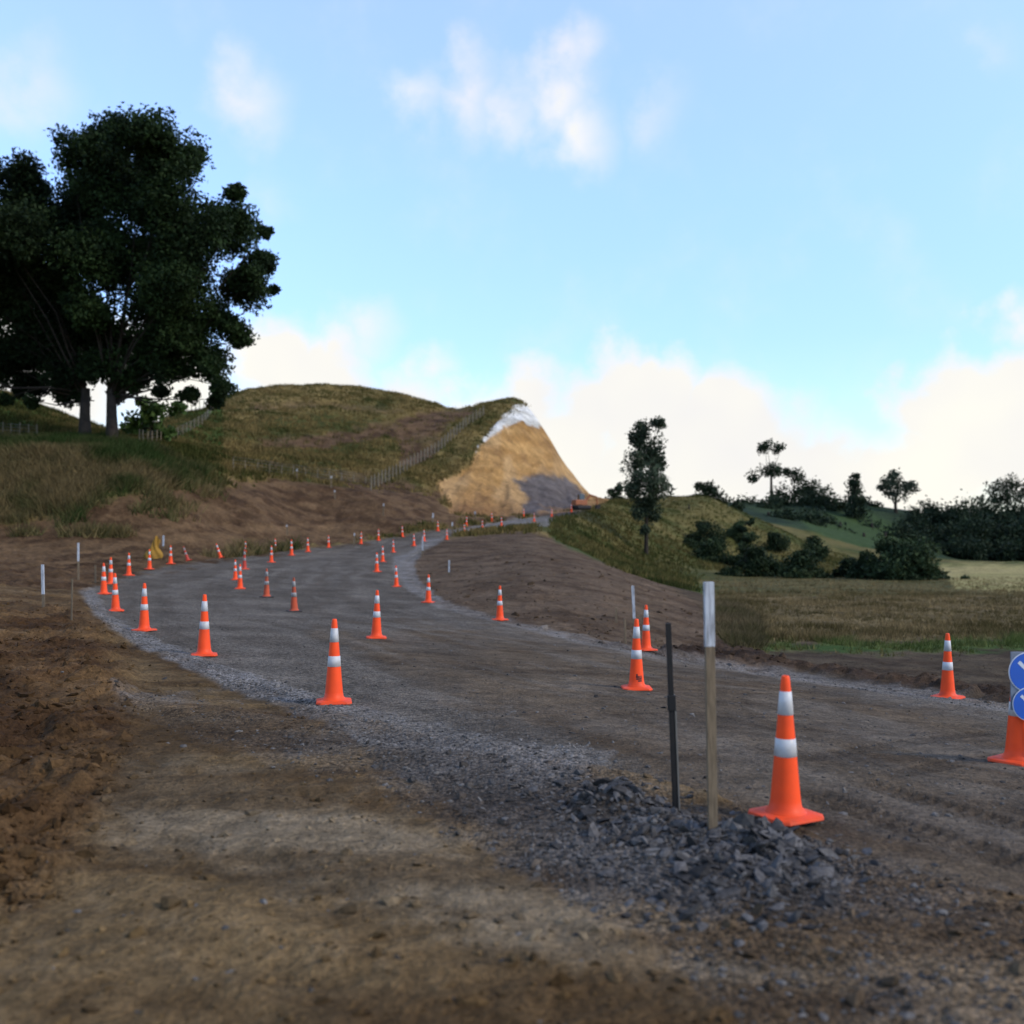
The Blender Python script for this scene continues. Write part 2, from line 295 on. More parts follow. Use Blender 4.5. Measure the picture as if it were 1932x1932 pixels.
# ---------------------------------------------------------------- materials
def newmat(name):
    m=bpy.data.materials.new(name); m.use_nodes=True; nt=m.node_tree; b=nt.nodes['Principled BSDF']; return m,nt,b
def nd(nt,t,**k):
    n=nt.nodes.new(t)
    for a,v in k.items(): setattr(n,a,v)
    return n
def mathn(nt,op,a,b=None,c=None,clamp=False):
    n=nd(nt,'ShaderNodeMath',operation=op); n.use_clamp=clamp
    for i,v in enumerate((a,b,c)):
        if v is None: continue
        if isinstance(v,(int,float)): n.inputs[i].default_value=v
        else: nt.links.new(v,n.inputs[i])
    return n.outputs[0]
def simple(name,col,rough=.6,spec=.4,dirt=None,dscale=9,damt=.5,bump=0,metal=0,grime_h=None,stretch=None):
    m,nt,b=newmat(name); b.inputs['Roughness'].default_value=rough; b.inputs['Metallic'].default_value=metal
    b.inputs['Specular IOR Level'].default_value=spec
    if dirt is None: dirt=tuple(c*.6 for c in col)
    tc=nd(nt,'ShaderNodeTexCoord'); n=nd(nt,'ShaderNodeTexNoise'); n.inputs['Scale'].default_value=dscale; n.inputs['Detail'].default_value=6
    oi=nd(nt,'ShaderNodeObjectInfo'); va=nd(nt,'ShaderNodeVectorMath',operation='ADD'); nt.links.new(tc.outputs['Object'],va.inputs[0]); nt.links.new(oi.outputs['Location'],va.inputs[1])
    src=va.outputs[0]
    if stretch:
        vm=nd(nt,'ShaderNodeVectorMath',operation='MULTIPLY'); nt.links.new(src,vm.inputs[0]); vm.inputs[1].default_value=stretch; src=vm.outputs[0]
    nt.links.new(src,n.inputs['Vector'])
    f=mathn(nt,'MULTIPLY_ADD',n.outputs['Fac'],3,-1.25,True); f=mathn(nt,'MULTIPLY',f,damt)
    if grime_h:
        sx=nd(nt,'ShaderNodeSeparateXYZ'); nt.links.new(tc.outputs['Object'],sx.inputs[0])
        g_=mathn(nt,'MULTIPLY_ADD',sx.outputs['Z'],-1/grime_h,1,True); g_=mathn(nt,'MULTIPLY',g_,n.outputs['Fac']); f=mathn(nt,'ADD',f,g_,clamp=True)
    mx=nd(nt,'ShaderNodeMix',data_type='RGBA'); nt.links.new(f,mx.inputs[0]); mx.inputs[6].default_value=(*col,1); mx.inputs[7].default_value=(*dirt,1)
    nt.links.new(mx.outputs[2],b.inputs['Base Color'])
    if bump:
        bp=nd(nt,'ShaderNodeBump'); bp.inputs['Distance'].default_value=bump; nt.links.new(n.outputs['Fac'],bp.inputs['Height']); nt.links.new(bp.outputs[0],b.inputs['Normal'])
    return m
def attrmat(name,rough=.8,trans=0,nscale=0,spec=.2):
    m,nt,b=newmat(name); b.inputs['Roughness'].default_value=rough; b.inputs['Specular IOR Level'].default_value=spec
    a=nd(nt,'ShaderNodeAttribute',attribute_name='Col'); c=a.outputs['Color']
    if nscale:
        tc=nd(nt,'ShaderNodeNewGeometry'); n=nd(nt,'ShaderNodeTexNoise'); n.inputs['Scale'].default_value=nscale; n.inputs['Detail'].default_value=3; nt.links.new(tc.outputs['Position'],n.inputs['Vector'])
        f=mathn(nt,'MULTIPLY_ADD',n.outputs['Fac'],1.6,.2); v=nd(nt,'ShaderNodeVectorMath',operation='SCALE'); nt.links.new(c,v.inputs[0]); nt.links.new(f,v.inputs['Scale']); c=v.outputs[0]
    nt.links.new(c,b.inputs['Base Color'])
    if trans:
        t=nd(nt,'ShaderNodeBsdfTranslucent'); nt.links.new(c,t.inputs['Color']); mx=nd(nt,'ShaderNodeMixShader'); mx.inputs[0].default_value=trans
        nt.links.new(b.outputs[0],mx.inputs[1]); nt.links.new(t.outputs[0],mx.inputs[2]); nt.links.new(mx.outputs[0],nt.nodes['Material Output'].inputs[0])
    return m
def terrain_mat():
    m,nt,b=newmat('earth_gravel_and_grass'); L=nt.links.new
    b.inputs['Roughness'].default_value=.95; b.inputs['Specular IOR Level'].default_value=.05
    a=nd(nt,'ShaderNodeAttribute',attribute_name='Col'); k=nd(nt,'ShaderNodeAttribute',attribute_name='Msk'); sp=nd(nt,'ShaderNodeSeparateColor'); L(k.outputs['Color'],sp.inputs[0])
    ge=nd(nt,'ShaderNodeNewGeometry'); P=ge.outputs['Position']
    def noise(s,d=5,r=.6):
        n=nd(nt,'ShaderNodeTexNoise'); n.inputs['Scale'].default_value=s; n.inputs['Detail'].default_value=d; n.inputs['Roughness'].default_value=r; L(P,n.inputs['Vector']); return n.outputs['Fac']
    nf=noise(28,4,.7); nm=noise(4.5,4); nl=noise(.6,5,.65)
    v=nd(nt,'ShaderNodeTexVoronoi'); v.inputs['Scale'].default_value=34; L(P,v.inputs['Vector'])
    sc=nd(nt,'ShaderNodeSeparateColor'); L(v.outputs['Color'],sc.inputs[0])
    gv=mathn(nt,'MULTIPLY_ADD',sc.outputs[0],1.2,.2); gv=mathn(nt,'MULTIPLY',gv,mathn(nt,'MULTIPLY_ADD',nf,1.4,.55))
    ds=mathn(nt,'MULTIPLY_ADD',nf,2.4,-.2); ds=mathn(nt,'MULTIPLY',ds,mathn(nt,'MULTIPLY_ADD',nm,1.8,.1))
    mx=nd(nt,'ShaderNodeMix',data_type='FLOAT'); L(sp.outputs[0],mx.inputs[0]); L(ds,mx.inputs[2]); L(gv,mx.inputs[3])
    f=mathn(nt,'MULTIPLY',mx.outputs[0],mathn(nt,'MULTIPLY_ADD',nl,1.5,.25))
    s=nd(nt,'ShaderNodeVectorMath',operation='SCALE'); L(a.outputs['Color'],s.inputs[0]); L(f,s.inputs['Scale']); L(s.outputs[0],b.inputs['Base Color'])
    hg=mathn(nt,'MULTIPLY',v.outputs['Distance'],-1.0); hg=mathn(nt,'MULTIPLY',hg,sp.outputs[0])
    h=mathn(nt,'ADD',mathn(nt,'MULTIPLY',nf,.9),hg); h=mathn(nt,'ADD',h,mathn(nt,'MULTIPLY',nm,2.2)); h=mathn(nt,'ADD',h,mathn(nt,'MULTIPLY',nl,3.0))
    bp=nd(nt,'ShaderNodeBump'); bp.inputs['Distance'].default_value=.04; bp.inputs['Strength'].default_value=.95; L(h,bp.inputs['Height']); L(bp.outputs[0],b.inputs['Normal'])
    return m
MT=terrain_mat()
# ---------------------------------------------------------------- terrain objects
lab=np.zeros(Z.shape,int)
lab[hill>.5]=2; lab[bank>.5]=3; lab[fill>.5]=4; lab[(rgt>.5)]=5; lab[(field>.5)|(straw>.5)|(pale>.5)|((D>15)&(PX>1300)&(D<110)&(mroad<.5)&(lab==0))]=6; lab[far>.5]=7; lab[cut>.5]=8; lab[mroad>.5]=1
nR,nC=Z.shape; idx=np.arange(nR*nC).reshape(nR,nC)
FA=np.stack([idx[:-1,:-1],idx[:-1,1:],idx[1:,1:],idx[1:,:-1]],-1).reshape(-1,4); fl=lab[:-1,:-1].ravel()
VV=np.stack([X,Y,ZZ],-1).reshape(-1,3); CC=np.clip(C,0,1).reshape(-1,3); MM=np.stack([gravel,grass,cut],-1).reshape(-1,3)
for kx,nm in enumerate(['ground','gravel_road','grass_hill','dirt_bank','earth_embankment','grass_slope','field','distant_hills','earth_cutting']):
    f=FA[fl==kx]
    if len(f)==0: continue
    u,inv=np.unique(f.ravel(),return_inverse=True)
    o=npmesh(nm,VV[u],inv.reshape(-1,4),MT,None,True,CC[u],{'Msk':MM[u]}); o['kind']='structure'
# ---------------------------------------------------------------- stones and clods
def ico(sub):
    import bmesh
    bm=bmesh.new(); bmesh.ops.create_icosphere(bm,subdivisions=sub,radius=1); bm.verts.ensure_lookup_table()
    v=np.array([x.co[:] for x in bm.verts]); f=np.array([[q.index for q in t.verts] for t in bm.faces]); bm.free(); return v,f
I1=ico(1); I2=ico(2)
def rocks(P,size,flat=.55,base=I1,jit=.22,tilt=.4):
    n=len(P); v,f=base; m=len(v)
    sc=np.stack([size*rng.uniform(.7,1.6,n),size*rng.uniform(.5,1.1,n),size*rng.uniform(flat*.5,flat*1.4,n)],-1)
    V=v[None]*(1+rng.normal(0,jit,(n,m,1)))*sc[:,None]
    a=rng.uniform(0,6.28,n); b=rng.normal(0,tilt,n)
    x=V[...,0]*np.cos(b)[:,None]-V[...,2]*np.sin(b)[:,None]; z=V[...,0]*np.sin(b)[:,None]+V[...,2]*np.cos(b)[:,None]; y=V[...,1]
    X_=x*np.cos(a)[:,None]-y*np.sin(a)[:,None]; Y_=x*np.sin(a)[:,None]+y*np.cos(a)[:,None]
    V=np.stack([X_,Y_,z],-1)+P[:,None]
    return V.reshape(-1,3),(f[None]+(np.arange(n)*m)[:,None,None]).reshape(-1,3),m
def scatter(n,p0,p1,d0,d1,M,power=1.0,thr=None):
    px=rng.uniform(p0,p1,n); d=np.exp(rng.uniform(math.log(d0),math.log(d1),n)); z,i,j=zat_v(px,d)
    ok=rng.random(n)<M[i,j]**power
    px,d,z,i,j=px[ok],d[ok],z[ok],i[ok],j[ok]
    return np.stack([(px-CX)/F*d,d,z],-1),i,j
ST=attrmat('crushed_stone',.95,0,40,.04)
P,i,j=scatter(80000,-60,2000,3.2,24,np.clip(mfg*.42*(.2+k*.8)+trail*.65*(.3+.7*k)+rim*.8+mroad*.06*(D>6)+.004,0,1))
sz=np.minimum(rng.lognormal(math.log(.010),.5,len(P)),.030)
V,f,m=rocks(P,sz); cc=rng.uniform(.03,.13,(len(P),1))*np.array([[1,.91,.80]]); cc=cc*(1+rim[i,j]*.6)[:,None]
tag(npmesh('gravel_stones',V,f,ST,None,False,np.repeat(cc,m,0)),'loose grey crushed stone scattered over the road edge and dirt foreground','gravel',kind='stuff')
P,i,j=scatter(30000,-100,2000,3.2,60,np.clip(clod*.95+(1-mroad)*(1-rim)*.16*(D<30)+berm*.9+fill*.35,0,1))
sz=np.minimum(rng.lognormal(math.log(.018),.62,len(P)),.085)*np.where(clod[i,j]>.5,1.05,.65)*np.where(fill[i,j]>.5,2.2,1)
V,f,m=rocks(P,sz,.7,I1,.28); cc=C[i,j]*rng.uniform(.4,1.1,(len(P),1))
tag(npmesh('soil_clods',V,f,ST,None,False,np.repeat(cc,m,0)),'crumbled brown soil clods on the bare ground','soil',kind='stuff')
cen=[(1155,1528,.13),(1235,1560,.22),(1400,1600,.24),(1490,1620,.24),(1330,1620,.26),(1440,1665,.26),(1200,1590,.25),(1425,1592,.14),(1425,1602,.16),(1100,1500,.28),(1330,1690,.28)]
pts=[]
for q in range(1450):
    c=random.choice(cen); gx,gy=g(c[0],c[1]); pts.append((gx+random.gauss(0,c[2]),gy+random.gauss(0,c[2])))
pts=np.array(pts); px=pts[:,0]/pts[:,1]*F+CX; z,_,_=zat_v(px,pts[:,1]); P=np.stack([pts[:,0],pts[:,1],z+rng.uniform(-.008,.010,len(pts))],-1)
sz=rng.lognormal(math.log(.022),.52,len(P)); sz=np.clip(sz,.009,.058)
V,f,m=rocks(P,sz,.42,I1,.28,.5); cc=rng.uniform(.024,.105,(len(P),1))*np.array([[1,.93,.86]])
tag(npmesh('rubble',V,f,ST,None,False,np.repeat(cc,m,0)),'small dark grey broken rock rubble heaped around the two near stakes','rubble',kind='stuff')
for q in range(75):
    c=random.choice(cen[:9]); gx,gy=g(c[0],c[1]); x=gx+random.gauss(0,c[2]*.75); y=gy+random.gauss(0,c[2]*.75)
    s_=random.uniform(.035,.072); V,f,m=rocks(np.zeros((1,3)),np.array([s_]),.34,I1,.22)
    o=npmesh('rock',V,f,ST,None,False,np.tile(np.array([[1,.93,.87]])*random.uniform(.028,.10),(m,1))); o.location=(x,y,zat(x/y*F+CX,y)+.012); o.rotation_euler=(random.gauss(0,.4),random.gauss(0,.4),0)
    tag(o,'angular dark grey rock among the rubble heap at the foot of the near stakes','rock','larger rocks of the rubble heap')
# ---------------------------------------------------------------- cones
MO=simple('orange_plastic',(.84,.070,.009),.5,.22,(.45,.045,.013),7,.4,0,0,.12)
MOb=simple('orange_rubber_base',(.75,.065,.013),.6,.18,(.30,.065,.03),9,.6,0,0,.03)
MW=simple('reflective_white_sleeve',(.48,.47,.45),.4,.3,(.24,.22,.20),10,.6)
MOd=simple('muddy_orange_plastic',(.42,.065,.022),.7,.3,(.09,.05,.03),6,.8)
MWd=simple('muddy_grey_sleeve',(.26,.25,.23),.6,.3,(.11,.09,.075),8,.8)
MBd=simple('muddy_black_base',(.025,.021,.018),.8,.3,(.05,.038,.028),8,.7)
MR=simple('faded_red_plastic',(.42,.04,.02),.6,.3,(.2,.04,.02),6,.6)
MK=simple('black_print',(.012,.012,.012),.6,.3)
def conr(z): return .104-(.104-.026)*(z/.9)
def cone_proto(mo,mb,mw):
    r=empty('traffic_cone',(0,0,0))
    b=MB(); w=.19; c=.05; oct_=[(w-c,-w),(w,-w+c),(w,w-c),(w-c,w),(-w+c,w),(-w,w-c),(-w,-w+c),(-w+c,-w)]
    b.prism(oct_,.012,.032,.96); b.prism([(x*.955,y*.955) for x,y in oct_],.0325,.042,.75)
    for sx in (-1,1):
        for sy in (-1,1): b.box((sx*.13,sy*.13,.006),(.07,.07,.012))
    b.build('base',mb,r,bevel=.003)
    prof=[(.135,.040),(.122,.052),(conr(.075)+.004,.075)]+[(conr(z),z) for z in (.12,.3,.5,.7,.85)]+[(.026,.885),(.022,.898),(.014,.90),(.012,.87)]
    MB().lathe(prof,28).build('body',mo,r,True)
    for z0,z1 in ((.395,.505),(.655,.80)):
        MB().lathe([(conr(z0)+.0005,z0-.001),(conr(z0)+.003,z0),(conr(z1)+.003,z1),(conr(z1)+.0005,z1+.001)],28).build('reflective_sleeve',mw,r,True)
    return r
pn=cone_proto(MO,MOb,MW); pdirty=cone_proto(MOd,MBd,MWd); pred=cone_proto(MR,MOb,MWd)
used=set()
def cone(proto,px,py,dg,label,h=None,tilt=None):
    if proto.name in used:
        r=proto.copy(); COL.objects.link(r)
        for ch in proto.children: c=ch.copy(); COL.objects.link(c); c.parent=r
    else: r=proto; used.add(proto.name)
    p=cast(px,py,dg*.72,dg*1.45); r.location=p-Vector((0,0,.004))
    sc=1.0
    if h: sc=min(1.14,max(.88,h*p.y/F/.9))
    r.scale=(sc,)*3; r.rotation_euler=tilt or (random.gauss(0,.012),random.gauss(0,.012),random.uniform(0,1.5))
    tag(r,label,'cone','orange traffic cones lining the gravel road'); return r
L=[
(pn,1482,1550,1280,'large bright orange cone beside the rubble heap, nearest cone to the front'),
(pn,630,1326,1167,'bright orange cone standing alone on the near left gravel edge of the road'),
(pn,385,1237,1121,'orange cone on the outer gravel edge, second from the front of the left row'),
(pn,272,1190,1100,'orange cone on the outer gravel edge, third from the front of the left row'),
(pn,218,1153,1081,'orange cone on the outer gravel edge, fourth from the front of the left row'),
(pn,196,1121,1062,'leftmost orange cone, at the very outside of the bend'),
(pn,209,1102,1051,'orange cone partly hidden behind the leftmost cone at the outside of the bend'),
(pn,243,1086,1043,'orange cone first after the bend, left of the mustard yellow sheet'),
(pn,282,1074,1036,'orange cone directly in front of the mustard yellow sheet'),
(pn,322,1064,1029,'orange cone just right of the mustard yellow sheet'),
(pred,355,1058,1030,'small red cone leaning over to one side beyond the bend'),
(pn,417,1053,1024,'small orange cone next to the right of the leaning red cone'),
(pn,444,1094,1058,'orange cone at the rear left of the close pair in mid road'),
(pn,453,1111,1064,'orange cone at the front right of the close pair in mid road'),
(pred,461,1074,1036,'faded red cone behind the close pair in mid road'),
(pn,463,1047,1021,'small orange cone half hidden behind the faded red cone'),
(pdirty,503,1127,1072,'muddy dark cone with a black base in mid road, the left one of two'),
(pdirty,555,1154,1089,'muddy dark cone with a black base in mid road, the right one of two'),
(pn,512,1061,1029,'small orange cone in mid road beyond the muddy cones'),
(pn,519,1040,1016,'tiny orange cone at the foot of the dirt bank, behind a bigger cone'),
(pn,550,1048,1018,'small orange cone in mid road, second beyond the muddy cones'),
(pn,581,1041,1014,'small orange cone in mid road, third beyond the muddy cones'),
(pn,620,1033,1010,'small dull orange cone in mid road, fourth beyond the muddy cones'),
(pn,681,1026,1003,'small orange cone below the dirt bank, fifth beyond the muddy cones'),
(pn,714,1020,998,'small orange cone below the dirt bank, sixth beyond the muddy cones'),
(pn,759,1013,992,'small orange cone below the dirt bank, seventh beyond the muddy cones'),
(pn,710,1204,1113,'orange cone standing alone in mid road, ahead of the muddy cones'),
(pn,748,1107,1067,'orange cone on the inner edge against the pale gravel curve'),
(pn,808,1137,1084,'orange cone at the inner road edge by the brown earth slope'),
(pn,711,1079,1042,'orange cone in the inner curve, front one of a close pair'),
(pn,722,1060,1030,'orange cone in the inner curve, rear one of a close pair'),
(pn,742,1042,1018,'small orange cone in the inner curve beyond the close pair'),
(pn,781,1030,1007,'small orange cone inside the upper curve, left of the thin white stake'),
(pn,800,1021,999,'small orange cone inside the upper curve, by the thin white stake'),
(pn,826,1002,982,'tiny orange cone on the far side of the climbing road, first of that row'),
(pn,843,1018,1000,'tiny orange cone on the near side of the climbing road, first of that row'),
(pn,876,1006,988,'tiny orange cone on the climbing road, front one of an overlapping pair'),
(pn,880,992,974,'tiny orange cone on the climbing road, rear one of an overlapping pair'),
(pn,910,999,981,'tiny orange cone on the near side of the climbing road, third of that row'),
(pn,928,984,967,'tiny orange cone on the far side of the climbing road, third of that row'),
(pn,946,993,975,'tiny orange cone on the near side of the climbing road, fourth of that row'),
(pn,988,976,960,'tiny orange cone below the grey patch of the cutting'),
(pn,1008,984,968,'tiny orange cone on the pale gravel shoulder below the cutting'),
(pn,1041,975,960,'tiny orange cone near the top of the climbing road'),
(pn,1078,966,951,'farthest tiny orange cone, beside the excavator'),
(pn,943,1170,1105,'orange cone on the right road edge in front of the brown earth slope'),
(pn,1201,1300,1167,'orange cone with a small black mark printed low on its body'),
(pn,1219,1227,1141,'orange cone standing just behind the cone with the black mark'),
(pn,1788,1317,1194,'orange cone standing alone on the far right edge of the road'),
(pn,1920,1438,1234,'dusty orange cone at the right border carrying the blue arrow sign'),
]
cones=[]
for pr_,px,py,top,lb in L:
    dg=.9*F/(py-top); t=None
    if 'leaning' in lb: t=(0,-.32,0)
    if px==1482: t=(0,0,.5)
    cones.append(cone(pr_,px,py,dg,lb,py-top,t))
cones[0].scale=(1,1,1); cones[0].location=Vector((cones[0].location.x,cones[0].location.y,-.012))
cm=cones[46]; cm.rotation_euler=(0,0,0)
mb=MB()
for (cx_,cz,w_,h_) in ((-.012,.17,.05,.02),(.0,.145,.07,.018),(.012,.12,.05,.018),(-.025,.195,.018,.025),(.03,.16,.016,.05)):
    a0=-math.pi/2+(cx_+.02-w_/2)/.09; a1=a0+w_/.09; b=len(mb.v)
    for q in range(5):
        a=a0+(a1-a0)*q/4
        for z in (cz-h_/2,cz+h_/2): r_=conr(z)+.0015; mb.v.append(Vector((r_*math.cos(a),r_*math.sin(a),z)))
    for q in range(4): mb.f.append((b+2*q,b+2*q+2,b+2*q+3,b+2*q+1))
mb.build('printed_mark',MK,cm)
# ---------------------------------------------------------------- arrow sign on the cone
cs=cones[49].location
def P3(px,py,d): return Vector(((px-CX)/F*d,d,CH-(py-HZ)/F*d))
dS=cs.y-.14
sg=empty('arrow_sign',(cs.x,dS,cs.z),'blue keep right sign with two round discs and white diagonal arrows on a cone','sign')
MBl=simple('blue_sign_face',(.012,.09,.42),.35,.4,(.02,.07,.27),8,.4); MWs=simple('white_sign_film',(.55,.57,.60),.35,.4); MG=simple('blue_grey_board',(.15,.18,.22),.5,.4,(.10,.10,.11),8,.6)
def loc(px,py): p=P3(px,py,dS); return p.x-cs.x,p.z-cs.z
x0,z0=loc(1908,1340); x1,z1=loc(1985,1230)
MB().box(((x0+x1)/2,.012,(z0+z1)/2),(x1-x0,.012,z1-z0)).build('backing_board',MG,sg,bevel=.002)
MB().box(((x0+x1)/2,.03,(z1)/2),(.04,.02,z1)).build('post',MG,sg)
def disc(cx_,cz,r,y0,y1,n=40):
    m=MB(); m.v=[Vector((cx_+r*math.cos(2*math.pi*q/n),y0,cz+r*math.sin(2*math.pi*q/n))) for q in range(n)]+[Vector((cx_+r*math.cos(2*math.pi*q/n),y1,cz+r*math.sin(2*math.pi*q/n))) for q in range(n)]
    m.f=[tuple(range(n)),tuple(range(2*n-1,n-1,-1))]+[(q,q+n,(q+1)%n+n,(q+1)%n) for q in range(n)]; return m
for (px,py,rp,yy) in ((1941,1268,38,-.0),(1941,1328,32,-.012)):
    cx_,cz=loc(px,py); r=rp*dS/F
    d_=disc(cx_,cz,r,yy,yy+.004).build('sign_disc',MWs,sg); disc(cx_,cz,r*.95,yy-.003,yy-.0008).build('blue_face',MBl,d_)
    m=MB(); dx,dz=.7071,-.7071; nx,nz=.7071,.7071; yq=yy-.005
    def q_(a,b): return Vector((cx_+dx*a*r+nx*b*r,yq,cz+dz*a*r+nz*b*r))
    m.v=[q_(-.72,-.09),q_(.2,-.09),q_(.2,-.38),q_(.75,0),q_(.2,.38),q_(.2,.09),q_(-.72,.09)]; m.f=[(0,1,5,6),(2,3,4)]
    m.build('arrow',MWs,d_)
# ---------------------------------------------------------------- stakes
MWo=simple('weathered_timber',(.16,.118,.072),.8,.2,(.060,.044,.027),10,.9,.003,0,None,(6,6,.7))
MWp=simple('white_painted_timber',(.42,.43,.44),.5,.4,(.12,.12,.12),9,1.0,.002,0,None,(7,7,.9))
MS=simple('black_painted_steel',(.008,.0075,.007),.6,.25,(.02,.014,.010),15,.5); MGs=simple('bare_steel_edge',(.13,.12,.10),.5,.4)
def stake(px,by,ty,w,label,paint=.25,dg=None,name='survey_stake',tilt=(0,0)):
    p=cast(px,by,(dg or 3)*.7 if dg else 3,(dg or 700)*1.4) if dg else cast(px,by)
    d=p.y; h=(by-ty)/F*d; r=empty(name,p,label,'stake','survey stakes along the road works',(tilt[0],tilt[1],random.uniform(-.2,.2)))
    ww=max(.025,w/F*d)
    zc=h*(1-paint)
    if paint<1: MB().box((0,0,(zc-.15)/2),(ww,ww*.45,zc+.15)).build('timber_shaft',MWo,r,bevel=.002 if d<10 else 0)
    if paint>0: MB().box((0,0,zc+(h-zc)/2),(ww+.002,ww*.45+.002,h-zc)).build('painted_top',MWp,r,bevel=.002 if d<10 else 0)
    return r
s1=stake(1345,1566,1098,18,'tall flat timber stake with white painted top in the rubble heap',.26,6,tilt=(0,-.018)); s1.rotation_euler.z=.15
p=cast(1276,1530,5,9); r=empty('steel_stake',p,'black steel stake with pale edge leaning beside the white topped timber stake','stake','survey stakes along the road works',(0,-.04,.1))
h=355/F*p.y
MB().box((-.005,0,h/2-.1),(.034,.02,h+.2)).build('steel_web',MS,r,bevel=.002); MB().box((.0185,-.006,h*.30-.1),(.010,.016,h*.60+.2)).build('steel_flange',MGs,r); MB().box((-.003,0,h*.575),(.050,.034,.10)).build('tape_band',MS,r,bevel=.004)
for a in [(82,1145,1065,5,'white topped stake standing in brown soil at far left',.7,None),
 (148,1094,1024,3.5,'thin pale stake at the foot of the left bank',.5,None),
 (135,1170,1092,3,'plain brown timber stake near the outer gravel edge at left',0,None),
 (180,1100,1066,3,'short brown peg just left of the leftmost cones',0,None),
 (308,1035,1010,3,'thin white stake behind the mustard yellow sheet',.8,None),
 (1197,1178,1105,5,'tall pale stake rising behind the cone with the black mark',.85,25),
 (1163,1175,1147,4,'short wooden peg on the brown slope, the left one of two',0,None),
 (1180,1215,1168,4,'short wooden peg on the brown slope, the right one of two',0,None),
 (847,1085,1057,3,'short white stake alone on the brown earth slope',.8,None),
 (797,1050,1012,2.5,'thin white stake inside the upper curve of pale gravel',.7,60),
 (853,1010,985,2.5,'thin stake beside the climbing road, right of the tiny cones',.3,None),
 (723,973,950,2.5,'thin stake on the dirt bank above the middle of the road',.2,None),
 (542,1010,990,2.5,'thin stake low on the dirt bank at left',.2,None),
 (632,942,925,2.5,'short stake high on the dirt bank below the hill',.2,None),
 (625,920,898,2.5,'upper short stake at the hill edge above the dirt bank',.2,None),
 (816,990,968,2.5,'thin stake above the start of the climbing road',.4,None),
 (897,980,965,2.5,'thin stake at the foot of the ochre cutting',.3,None),
 (560,905,885,2.5,'thin stake in the grass on the lower hill',.2,None),
 (668,1030,1006,2.5,'thin stake at the toe of the dirt bank in mid picture',.2,None)]:
    stake(a[0],a[1],a[2],a[3],a[4],a[5],a[6],tilt=(random.gauss(0,.03),random.gauss(0,.03)))
# ---------------------------------------------------------------- fences
MF=simple('grey_fence_timber',(.17,.14,.095),.85,.2,(.09,.07,.05),6,.6); MWi=simple('fence_wire',(.10,.10,.09),.5,.4)
def fence(pts,n,label,d0,d1,hh=1.25,pw=.11):
    P=[]; seg=np.cumsum([0]+[math.hypot(pts[i+1][0]-pts[i][0],pts[i+1][1]-pts[i][1]) for i in range(len(pts)-1)])
    for q in range(n):
        s=seg[-1]*q/(n-1); px=np.interp(s,seg,[a[0] for a in pts]); py=np.interp(s,seg,[a[1] for a in pts]); P.append(cast(px,py,d0,d1))
    r=empty('wire_fence',P[0],label,'fence')
    for p in P:
        q=p-P[0]; t=random.gauss(0,.02); MB().ring_tube([q+Vector((0,0,-.4)),q+Vector((t,t,hh*random.uniform(.93,1.08)))],[pw/2,pw/2*.9],6).build('post',MF,r)
    m=MB()
    for z in (.25,.55,.85,1.1):
        for a,b in zip(P[:-1],P[1:]): m.ring_tube([a-P[0]+Vector((0,0,z)),b-P[0]+Vector((0,0,z))],[.010,.010],3,False)
    m.build('wire',MWi,r)
fence([(700,925),(760,893),(830,850),(880,805),(912,785)],34,'post and wire fence climbing diagonally across the hill beside the cutting',98,172,1.45,.15)
fence([(262,842),(330,828),(385,800),(402,775)],20,'post and wire fence curving up the grassy knoll behind the big trees',88,172,1.2)
fence([(338,776),(400,768)],9,'short run of fence on the skyline between tree and hill',120,185,1.4)
fence([(-60,815),(0,822),(70,828)],9,'post and wire fence on the green slope at far left',76,112,1.2)
fence([(440,885),(560,900),(690,915)],12,'low wire fence along the foot of the hill above the dirt bank',80,125,1.0,.09)
# ---------------------------------------------------------------- mustard sheet
p=cast(290,1052,45,72); sh=MB(); n=14; w=36/F*p.y; hgt=44/F*p.y
for i_ in range(n+1):
    for j_ in range(n+1):
        u=i_/n; v=j_/n; wd=w*(.5-.33*v)*(1+.2*math.sin(v*7)); xx=(u-.5)*2*wd+.18*w*v*v
        yy=-.45*math.cos((u-.5)*2.6)*(1-v*.6)+.05*math.sin(u*17+v*9); sh.v.append(Vector((xx,yy,hgt*v*(1-.5*abs(u-.55)))))
for i_ in range(n):
    for j_ in range(n): a=i_*(n+1)+j_; sh.f.append((a,a+n+1,a+n+2,a+1))
MY=simple('mustard_fabric',(.26,.14,.022),.8,.15,(.12,.065,.018),3,.7,.02)
o=sh.build('tarpaulin',MY,None,True); o.location=p-Vector((0,0,.05)); tag(o,'mustard yellow crumpled sheet standing at the foot of the left bank','tarpaulin')
# ---------------------------------------------------------------- excavator far up the road
p=cast(1096,962,100,150); ex=empty('excavator',p,'small orange brown excavator at the top of the road by the cutting','excavator',rot=(0,0,.4))
ME=simple('dull_orange_paint',(.28,.08,.02),.5,.4,(.12,.05,.02),2,.6); MD=simple('dark_track_rubber',(.03,.028,.026),.8,.2); MGl=simple('dark_cab_glass',(.03,.035,.04),.15,.6)
for sy in (-.55,.55): MB().ring_tube([(-.8,sy-.15,.25),(.8,sy-.15,.25)],[.25,.25],8).box((0,sy,.25),(1.9,.3,.42)).build('track',MD,ex)
MB().box((-.2,0,.85),(1.5,1.2,.6),0,.93).build('body',ME,ex,bevel=.04); MB().box((.15,.25,1.45),(.7,.6,.75),0,.9).build('cab',MGl,ex,bevel=.03)
MB().ring_tube([(.4,-.2,.9),(1.1,-.2,1.7),(1.9,-.2,1.5)],[.12,.13,.09],6).ring_tube([(1.9,-.2,1.5),(2.0,-.2,.6)],[.09,.07],6).build('boom',ME,ex)
